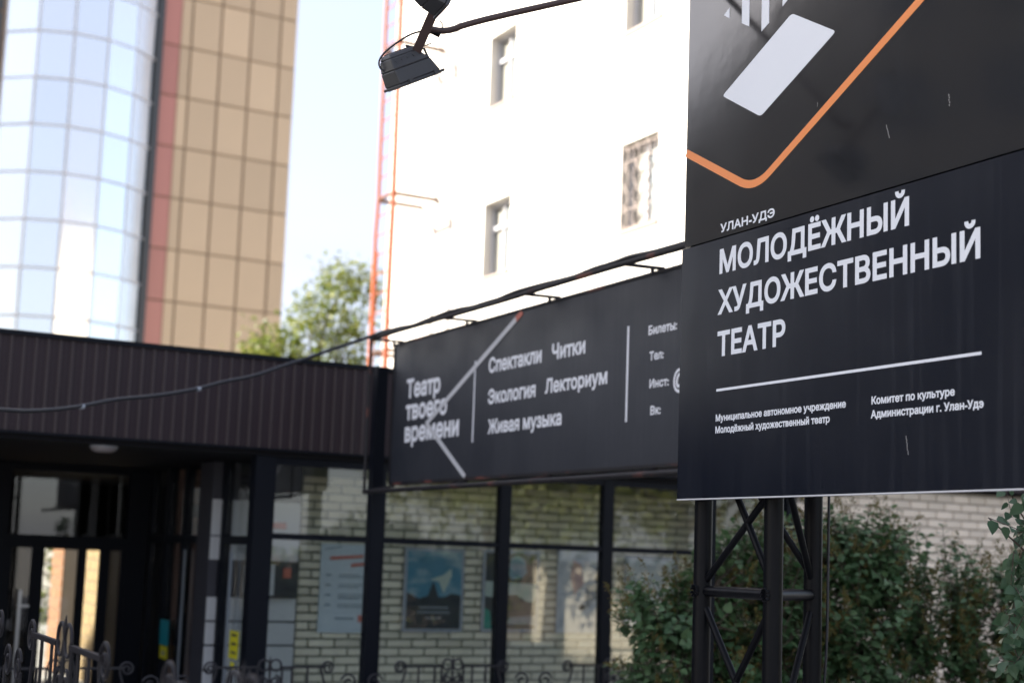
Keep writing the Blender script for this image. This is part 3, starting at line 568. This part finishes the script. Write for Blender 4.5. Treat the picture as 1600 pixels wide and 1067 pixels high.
tree('yard_tree', 'broad sunlit tree standing across the yard nearest the cream wall', (13.5, 6.5, 0), [(13.5, 6.5, 4.6, 2.4, 2.4, 1.9), (12.5, 7.5, 3.4, 1.8, 1.8, 1.3)], 330, .17, MT['leafT2'], 31, None, .16)
tree('yard_tree', 'tall sunlit tree at the far end of the yard', (12.0, 10.2, 0), [(12.0, 10.2, 5.0, 2.2, 2.2, 2.1), (11.6, 9.6, 3.6, 1.8, 1.8, 1.3)], 320, .17, MT['leafT2'], 32, None, .15)
tree('yard_tree', 'smaller sunlit tree close behind the street side of the yard', (17.0, 2.5, 0), [(17, 2.5, 5, 3.2, 3.2, 2.8)], 320, .19, MT['leafT2'], 33, None, .17)
# ------------------------------------------------------------------ sign mast
def rel(p): return p
mst = thing('sign_mast', 'black three legged tubular lattice mast carrying the big theatre sign', 'mast', P0, RZS)
legs = [(.035, .13), (.562, .13), (.30, .58)]
for (x, y) in legs: MB().tube([(x, y, .70), (x, y, 5.0)], .0435, 20).build('leg', MT['black'], mst)
for (x, y) in legs: MB().tube([(x, y, .70), (x, y, .715)], .11, 20).build('base_plate', MT['black'], mst)
def lp(i, z): return (legs[i][0], legs[i][1], z)
for z in (1.20, 2.02, 2.90, 3.9):
    for a, b in ((0, 1), (1, 2), (2, 0)): MB().tube([lp(a, z), lp(b, z)], .025, 14).build('crossbar', MT['black'], mst)
for a, za, b, zb in ((0, 2.045, 1, 2.50), (1, 2.055, 0, 2.86), (0, 1.98, 1, 1.28), (1, 1.98, 0, 1.24), (1, 2.75, 2, 2.06), (2, 1.98, 1, 1.26), (0, 2.88, 2, 2.1)):
    pa, pb = Vector(lp(a, za)), Vector(lp(b, zb)); d = (pb-pa).normalized(); MB().tube([pa+d*.02, pb-d*.02], .0165, 12).build('brace', MT['black'], mst)
for i in (0, 1): # weld beads where the crossbar meets the leg
    w = MB(); c = Vector(lp(i, 2.02)); 
    for k in range(9):
        a = k/9*2*math.pi; q = c+Vector((.0, -.045, 0))+Vector((.022*math.cos(a), 0, .026*math.sin(a))); w.tube([q+Vector((-.006, 0, 0)), q+Vector((.006, -.003, .002))], .007, 6)
    w.build('weld', MT['black'], mst)
MB().tube(smooth([(.34, .60, .70), (.30, .63, 1.35), (.335, .64, 1.75), (.35, .63, 2.2), (.352, .63, 2.6)]), .0065, 8).build('cable', MT['cable'], mst)
# ------------------------------------------------------------------ big sign (origin P0, x along, -y to viewer)
sg = thing('theatre_sign', 'large glossy black theatre sign with white Cyrillic lettering and an orange line', 'sign', P0, RZS)
SW = 2.44; SEAM = 3.664
B(-.004, SW, 0, .03, 2.45, SEAM-.003).build('lower_panel', MT['sign_low'], sg)
B(.014, SW, 0, .03, SEAM+.004, 5.16).build('upper_panel', MT['sign_up'], sg)
B(-.004, SW, -.0015, .031, 2.444, 2.4495).build('bottom_edge_trim', MT['edge'], sg)
bf = MB(); bf.box(.02, SW-.02, .031, .07, 2.47, 2.51).box(.02, SW-.02, .031, .07, 3.64, 3.69).box(.02, SW-.02, .031, .07, 5.08, 5.12)
for x in (.04, .8, 1.6, 2.38): bf.box(x-.02, x+.02, .031, .068, 2.512, 5.079)
bf.build('back_frame', MT['black'], sg)
for z in (2.60, 3.60, 4.6):
    for x, y in legs[:2]: B(x-.03, x+.03, .071, .13, z-.02, z+.02).build('bracket', MT['black'], sg)
B(.75, 2.2, .071, .16, 2.46, 2.52).build('tail_beam', MT['black'], sg); B(.59, .75, .071, .16, 2.46, 2.52).build('tail_beam', MT['black'], sg)
TY = -.0015; WH = MT['print']
text('lettering', 'УЛАН-УДЭ', .304, .702, 3.689, .042, WH, sg, TY, .045)
text('lettering', 'МОЛОДЁЖНЫЙ', .302, 1.531, 3.492, .118, WH, sg, TY, .040)
text('lettering', 'ХУДОЖЕСТВЕННЫЙ', .298, 1.895, 3.300, .118, WH, sg, TY, .040)
text('lettering', 'ТЕАТР', .296, .786, 3.102, .119, WH, sg, TY, .040)
B(.295, 1.898, -.0015, -.0003, 2.9405, 2.9525).build('rule', WH, sg)
text('lettering', 'Муниципальное автономное учреждение', .294, 1.175, 2.801, .033, WH, sg, TY, .045)
text('lettering', 'Молодёжный художественный театр', .293, 1.078, 2.746, .033, WH, sg, TY, .045)
text('lettering', 'Комитет по культуре', 1.325, 1.768, 2.801, .033, WH, sg, TY, .045)
text('lettering', 'Администрации г. Улан-Удэ', 1.322, 1.908, 2.746, .033, WH, sg, TY, .045)
def ribbon(pts, w, y0, y1):
    pts = [Vector((p[0], p[1])) for p in pts]; lf, rt = [], []
    for i, p in enumerate(pts):
        t_ = (pts[min(i+1, len(pts)-1)]-pts[max(i-1, 0)]).normalized(); n_ = Vector((-t_.y, t_.x)); lf.append(p+n_*w/2); rt.append(p-n_*w/2)
    mb = MB()
    for i in range(len(pts)-1): mb.prism([tuple(rt[i]), tuple(rt[i+1]), tuple(lf[i+1]), tuple(lf[i])], y0, y1)
    return mb
# orange line: left arm, rounded corner, right arm
a0, c0, b0 = Vector((.015, 4.142)), Vector((.552, 3.845)), Vector((2.44, 4.843))
d1 = (a0-c0).normalized(); d2 = (b0-c0).normalized(); rad = .12; q1 = c0+d1*rad; q2 = c0+d2*rad
arc = [(1-s_)**2*q1+2*s_*(1-s_)*c0+s_*s_*q2 for s_ in np.linspace(0, 1, 12)]
ol = ribbon([a0]+arc+[b0], .037, -.0015, -.0003).build('orange_line', MT['orange'], sg)
def rounded(poly, r):
    out = []; n = len(poly)
    for i in range(n):
        p = Vector(poly[i]); a = (Vector(poly[i-1])-p).normalized(); b = (Vector(poly[(i+1) % n])-p).normalized(); q1, q2 = p+a*r, p+b*r
        out += [tuple((1-s_)**2*q1+2*s_*(1-s_)*p+s_*s_*q2) for s_ in np.linspace(0, 1, 5)]
    return out
MB().prism(rounded([(.300, 4.353), (.591, 4.177), (1.096, 4.420), (.803, 4.596)], .022), -.0015, -.0003).build('logo_slab', WH, sg)
MB().prism([(.440, 4.667), (.497, 4.633), (.497, 5.10), (.440, 5.10)], -.0015, -.0003).build('logo_bar', WH, sg)
MB().prism([(.588, 4.580), (.643, 4.603), (.643, 5.10), (.588, 5.10)], -.0015, -.0003).build('logo_bar', WH, sg)
MB().prism([(.737, 4.650), (.790, 4.676), (.790, 5.10), (.737, 5.10)], -.0015, -.0003).build('logo_bar', WH, sg)
MB().prism([(.300, 4.752), (.344, 4.722), (.344, 4.775)], -.0015, -.0003).build('logo_bar', WH, sg)
for (x, z, dx, dz) in ((1.74, 3.965, .004, -.05), (1.40, 3.93, .012, -.03), (1.412, 3.90, .006, -.03), (.90, 4.06, .05, .012), (1.515, 2.665, .008, -.035), (1.522, 2.63, .006, -.04), (.98, 4.12, .002, .02)):
    mb = MB(); 
    for k in range(5):
        a, b = k/5, k/5+.13; j = random.uniform(-.0015, .0015); mb.prism([(x+dx*a-.0012+j, z+dz*a), (x+dx*a+.0012+j, z+dz*a+.0006), (x+dx*b+.0012+j, z+dz*b), (x+dx*b-.0012+j, z+dz*b-.0006)][::-1], -.0009, -.0002)
    mb.build('scratch', MT['scratch'], sg)
# ------------------------------------------------------------------ long banner sign
bn = thing('banner_sign', 'long black banner sign listing theatre events in white lettering', 'sign', Q0, RZS)
BL = 5.6
B(-.02, BL, 0, .10, 2.76, 3.985).build('panel', MT['banner'], bn)
B(-.03, BL, -.008, .11, 3.986, 4.006).build('top_rim', MT['rusty'], bn); B(-.03, BL, -.008, .11, 2.738, 2.759).build('bottom_rim', MT['rusty'], bn); B(-.05, -.021, -.008, .11, 2.76, 3.985).build('side_rim', MT['rusty'], bn)
BW = MT['banner_print']; TY = -.0025
for s_, x0, x1, z, cap in (('Театр', .262, .945, 3.485, .172), ('твоего', .262, 1.09, 3.293, .176), ('времени', .262, 1.325, 3.10, .176), ('Спектакли', 1.812, 2.645, 3.562, .122), ('Читки', 2.795, 3.255, 3.563, .118), ('Экология', 1.820, 2.570, 3.316, .118), ('Лекториум', 2.712, 3.552, 3.325, .110), ('Живая музыка', 1.838, 2.960, 3.084, .114), ('Билеты:', 4.036, 4.353, 3.595, .062), ('Тел:', 4.053, 4.213, 3.428, .058), ('Инст:', 4.061, 4.276, 3.249, .058), ('Вк:', 4.078, 4.194, 3.075, .059)):
    text('lettering', s_, x0, x1, z, cap, BW, bn, TY, .05 if cap > .15 else .045)
text('lettering', '@', 4.325, 4.47, 3.225, .125, BW, bn, TY, .03)
B(1.565, 1.583, -.0025, -.0003, 3.035, 3.685).build('rule', BW, bn); B(3.785, 3.806, -.0025, -.0003, 3.05, 3.685).build('rule', BW, bn)
ribbon([(2.235, 3.935), (.690, 3.232)], .045, -.0055, -.004).build('chevron_arm', MT['print2'], bn); ribbon([(.705, 3.245), (1.476, 2.765)], .045, -.0072, -.0058).build('chevron_arm', MT['print2'], bn)
ribbon([(2.33, 3.978), (2.236, 3.9355)], .045, -.0055, -.004).build('chevron_tip', MT['rededge'], bn)
OFF = -.25
MB().tube([(0+i*.8, OFF, 4.02+.004*math.sin(i*1.7)) for i in range(8)], .020, 8).build('front_rail', MT['rusty'], bn)
MB().tube([(0, OFF, 2.665), (BL, OFF, 2.675)], .020, 8).build('front_rail', MT['rusty'], bn)
MB().tube([(0, OFF, 2.66), (0, OFF, 4.02)], .015, 8).build('front_rail', MT['rusty'], bn)
for x in (0, 1.45, 2.78, 4.10, 5.4):
    b = MB().tube([(x+(0 if x == 0 else .0), OFF, 4.02), (x+.02, .05, 4.025)], .013, 6); b.build('bracket', MT['rusty'], bn)
    MB().box(x+.0, x+.03, .03, .06, 4.006, 4.03).build('bracket', MT['rusty'], bn) if False else MB().tube([(x+.02, -.04, 4.018), (x+.02, -.04, 3.97)], .014, 6).build('bracket', MT['rusty'], bn)
    MB().tube([(x, OFF, 2.668), (x+.02, .03, 2.735)], .011, 6).build('bracket', MT['rusty'], bn)
pt = thing('banner_post', 'square black steel post at the left end of the banner', 'post', Q0+Vector((-.14, .12, 0)), RZS)
B(-.068, .04, -.05, .05, 0, 3.79).build('post', MT['alu'], pt); B(-.073, .045, -.055, .055, 3.79, 3.80).build('cap', MT['alu'], pt); B(-.12, .12, -.11, .14, .004, .02).build('base_plate', MT['alu'], pt)
pt = thing('banner_post', 'square black steel post behind the banner, hidden by the nearest leg of the mast', 'post', Q0+ND*4.52+W_*.15, RZS)
B(-.03, .03, -.03, .03, .7, 3.9).build('post', MT['alu'], pt)
# ------------------------------------------------------------------ cable
cp = [(-4.6, 7.6, 3.02), (-3.9, 8.6, 2.99), (-3.424, 9.5, 3.0), (-3.273, 9.794, 3.027), (-3.074, 10.149, 3.105), (-2.93, 10.387, 3.187), (-2.681, 10.757, 3.266), (-2.453, 11.071, 3.363), (-2.302, 11.269, 3.451), (-2.108, 11.507, 3.529), (-1.927, 11.723, 3.645), (-1.718, 11.958, 3.765), (-1.535, 12.156, 3.877), (-1.249, 12.45, 4.040)]
base = Q0+N_*.25
for i in range(1, 24): q = base+ND*(i*.22); cp.append((q.x+random.uniform(-.006, .006), q.y, 4.044+.010*math.sin(i*1.1)+.005*math.sin(i*2.7)))
cb = MB().tube(smooth(cp), .0155, 8).build('overhead_cable', MT['cable']); setp(cb, 'thick black cable sagging from the left and running along the banner rail', 'cable')
for q in (cp[4], cp[7]):
    MB().tube([Vector(q)-Vector((.01, .012, .003)), Vector(q)+Vector((.01, .012, .003))], .019, 8).build('cable_tie', MT['pframe'], cb)
# ------------------------------------------------------------------ lamp arm and floodlights
J = Vector((-.421, 6.45, 4.592)); QA = P0+ND*.13+Vector((0, 0, 5.05))-N_*.03
am = thing('lamp_arm', 'dark brown pipe arm reaching out from the top of the big sign', 'lamp arm')
dv = QA-J; MB().tube(smooth([tuple(J-Vector((.05, .03, .0))), tuple(J+Vector((.05, .028, .003))), tuple(J+dv*.12), tuple(J+dv*.5), tuple(QA)]), .0155, 12).build('pipe', MT['pipebrown'], am)
b0, b1 = Vector((-.515, 6.46, 4.462)), Vector((-.372, 6.20, 4.700)); d = (b1-b0).normalized(); sx = d.cross(Vector((-.07, .99, .3))).normalized(); sy = d.cross(sx)
hx = []
for c in (b0, b1):
    hx.append([c+sx*a*.022+sy*b*.012 for a, b in ((-1, -1), (1, -1), (1, 1), (-1, 1))])
MB().hexa(hx[0], hx[1]).build('crossbar', MT['pipebrown'], am)
MB().tube([J-sx*.03-d*.01, J+sx*.03-d*.01], .014, 10).build('bolt', MT['black'], am)
MB().tube(smooth([tuple(J+Vector(v)) for v in ((-.03, 0, .0), (-.105, 0, -.016), (-.17, 0, -.06), (-.235, 0, -.115), (-.262, 0, -.165), (-.245, 0, -.205), (-.20, 0, -.212))]), .0048, 6).build('wire', MT['cable'], am)
MB().tube(smooth([tuple(J+Vector(v)) for v in ((.02, 0, .05), (.04, 0, .02), (.02, 0, -.01), (-.02, 0, -.01), (-.07, 0, -.05), (-.05, 0, -.08), (-.01, 0, -.06))]), .0026, 6).build('wire', MT['cable'], am)
def floodlight(label, c, fdir, e1, L1=.258, L2=.17, H=.145):
    t = thing('floodlight', label, 'floodlight', c); fd = fdir.normalized(); e1 = (e1-fd*e1.dot(fd)).normalized(); e2 = fd.cross(e1)
    def rect(o, a, b, s=0): return [o+e1*(s+i*a/2)+e2*j*b/2 for i, j in ((-1, -1), (1, -1), (1, 1), (-1, 1))]
    O = Vector((0, 0, 0))
    h = MB().hexa(rect(O, L1*.90, L2*.9, -.004), rect(O-fd*.07, L1*.80, L2*.82, -.018)); h.hexa(rect(O-fd*.07, L1*.80, L2*.82, -.018), rect(O-fd*H*.86, L1*.60, L2*.66, -.034)); h.hexa(rect(O-fd*H*.86, L1*.60, L2*.66, -.034), rect(O-fd*H, L1*.50, L2*.5, -.036))
    ho = h.build('housing', MT['lampblack'], t)
    md = ho.modifiers.new('bevel', 'BEVEL'); md.width = .006; md.segments = 2
    for k in range(-2, 3): MB().hexa([O-fd*.085+e1*(k*.03-.022)+e2*s_ for s_ in (0,)]*0 or rect(O-fd*.10+e1*(k*.034-.024), .005, L2*.78), rect(O-fd*(H+.004)+e1*(k*.024-.036), .003, L2*.46)).build('cooling_fin', MT['lampblack'], t)
    fl = MB().hexa(rect(O+fd*.013, L1, L2), rect(O, L1, L2)).build('bezel', MT['lampblack'], t); md = fl.modifiers.new('bevel', 'BEVEL'); md.width = .003; md.segments = 2
    MB().hexa(rect(O+fd*.0165, L1*.88, L2*.84), rect(O+fd*.0135, L1*.88, L2*.84)).build('lens', MT['lampglass'], t)
    for s_ in (-.25, .3): MB().hexa(rect(O+fd*.012+e1*s_*L1-e2*0, .02, L2+.016), rect(O-fd*.008+e1*s_*L1, .02, L2+.016)).build('clip', MT['lampblack'], t)
    yk = MB(); px_ = L1*.47; yk.tube([e1*px_-fd*.012, e1*(px_-.012)-fd*.115, e1*(px_-.06)-fd*.135, e1*(.02)-fd*(H+.012)], .006, 8); yk.build('bracket', MT['lampblack'], t)
    return t
floodlight('lower black floodlight at the end of the pipe arm, facing down', Vector((-.515, 6.5, 4.368)), W_*.50+Vector((0, 0, -.90))-ND*.12, W_*.90+Vector((0, 0, .50)))
floodlight('upper black floodlight at the top edge of the photo, facing sideways', Vector((-.345, 6.16, 4.68)), W_*.90+Vector((0, 0, -.36))+ND*.1, Vector((0, 0, 1))+W_*.36)
# ------------------------------------------------------------------ railings
def spiral(cx, cz, r, turns, start, sgn, n=26, inner=.25):
    return [(cx+sgn*(r*(1-(1-inner)*i/n))*math.cos(start+turns*2*math.pi*i/n), 0, cz+(r*(1-(1-inner)*i/n))*math.sin(start+turns*2*math.pi*i/n)) for i in range(n+1)]
def rail_unit(parent, x0, k, top, m, wr, zb, flip=1):
    """one railing section, k = length scale; x0 = left scroll, top bar at z=top"""
    def X(v): return x0+v*k
    Lu = 1.20; r = .060*k; T = top-.01*k
    MB().box(X(.10), X(.50), -.010, .010, T-.012, T+.006).build('top_bar', m, parent); MB().box(X(.70), X(1.10), -.010, .010, T-.012, T+.006).build('top_bar', m, parent)
    # end scrolls: spiral then sweep downwards
    for s_, cx in ((1, .075), (-1, 1.125)):
        sp = spiral(X(cx), T-.012*k, r, 1.7, 0.0, s_, 34, .16)
        tail = [(X(cx+s_*.02), 0, T-.16*k), (X(cx-s_*.03), 0, T-.30*k), (X(cx-s_*.05), 0, T-.42*k)]
        MB().tube(smooth(sp[::-1]+[(X(cx+s_*.050), 0, T-.07*k)]+tail, 1), wr, 6).build('scroll', m, parent)
    for s_ in (1, -1):
        MB().tube(spiral(X(.60-s_*.052), T+.012*k, .05*k, 1.0, 0, s_, 20, .9), wr, 6).build('scroll', m, parent)
        MB().tube(spiral(X(.60-s_*.052), T-.12*k, .05*k, 1.5, math.pi/2, s_, 24, .3), wr, 6).build('scroll', m, parent)
        MB().tube([(X(.60-s_*.11), 0, T+.0), (X(.60-s_*.11), 0, zb)], wr, 6).build('baluster', m, parent)
    MB().tube([(X(.60), 0, T+.085*k), (X(.60), 0, T+.05*k), (X(.60), 0, T-.2*k), (X(.60), 0, zb)], [wr*.3, wr*1.1, wr, wr], 6).build('finial', m, parent)
    for v in (.26, .42, .80, .94): MB().tube([(X(v), 0, T-.01), (X(v), 0, zb)], wr, 6).build('baluster', m, parent)
def rail_arch(parent, xa, k, top, m, wr, zb):
    for s_, cx in ((-1, xa+.10*k), (1, xa+.34*k)):
        MB().tube(spiral(cx, top-.12*k, .075*k, 1.3, math.pi*.1, s_, 24, .3), wr, 6).build('scroll', m, parent)
        MB().tube([(cx+s_*.072*k, 0, top-.14*k), (cx+s_*.05*k, 0, top-.3*k), (cx+s_*.06*k, 0, zb)], wr, 6).build('baluster', m, parent)
    MB().box(xa-.02*k, xa+.46*k, -.008, .008, top-.42*k, top-.40*k).build('top_bar', m, parent)
fb = thing('iron_railing', 'dark scrollwork iron railing running along the glass front', 'railing', G0+W_*.562+M_*.984, RZF)
x = -4.9
while x < 6:
    rail_unit(fb, x+.02, .98, 1.175, MT['darkiron'], .0095, .1); rail_arch(fb, x+1.22, 1.0, 1.15, MT['darkiron'], .0095, .1); x += 1.70
B(-4.9, 7, -.012, .012, .09, .11).build('bottom_bar', MT['darkiron'], fb)
fa = thing('iron_railing', 'nearer grey iron railing with scrolls at the bottom left corner', 'railing', (-1.6057, 5.2, 0), RZS)
for x in (-2.57, -.575, 1.42): rail_unit(fa, x, 1.195, 1.80, MT['iron'], .0066, .78); rail_arch(fa, x-.50, 1.0, 1.76, MT['iron'], .0066, .78)
B(-2.9, 2.0, -.012, .012, .77, .79).build('bottom_bar', MT['iron'], fa)
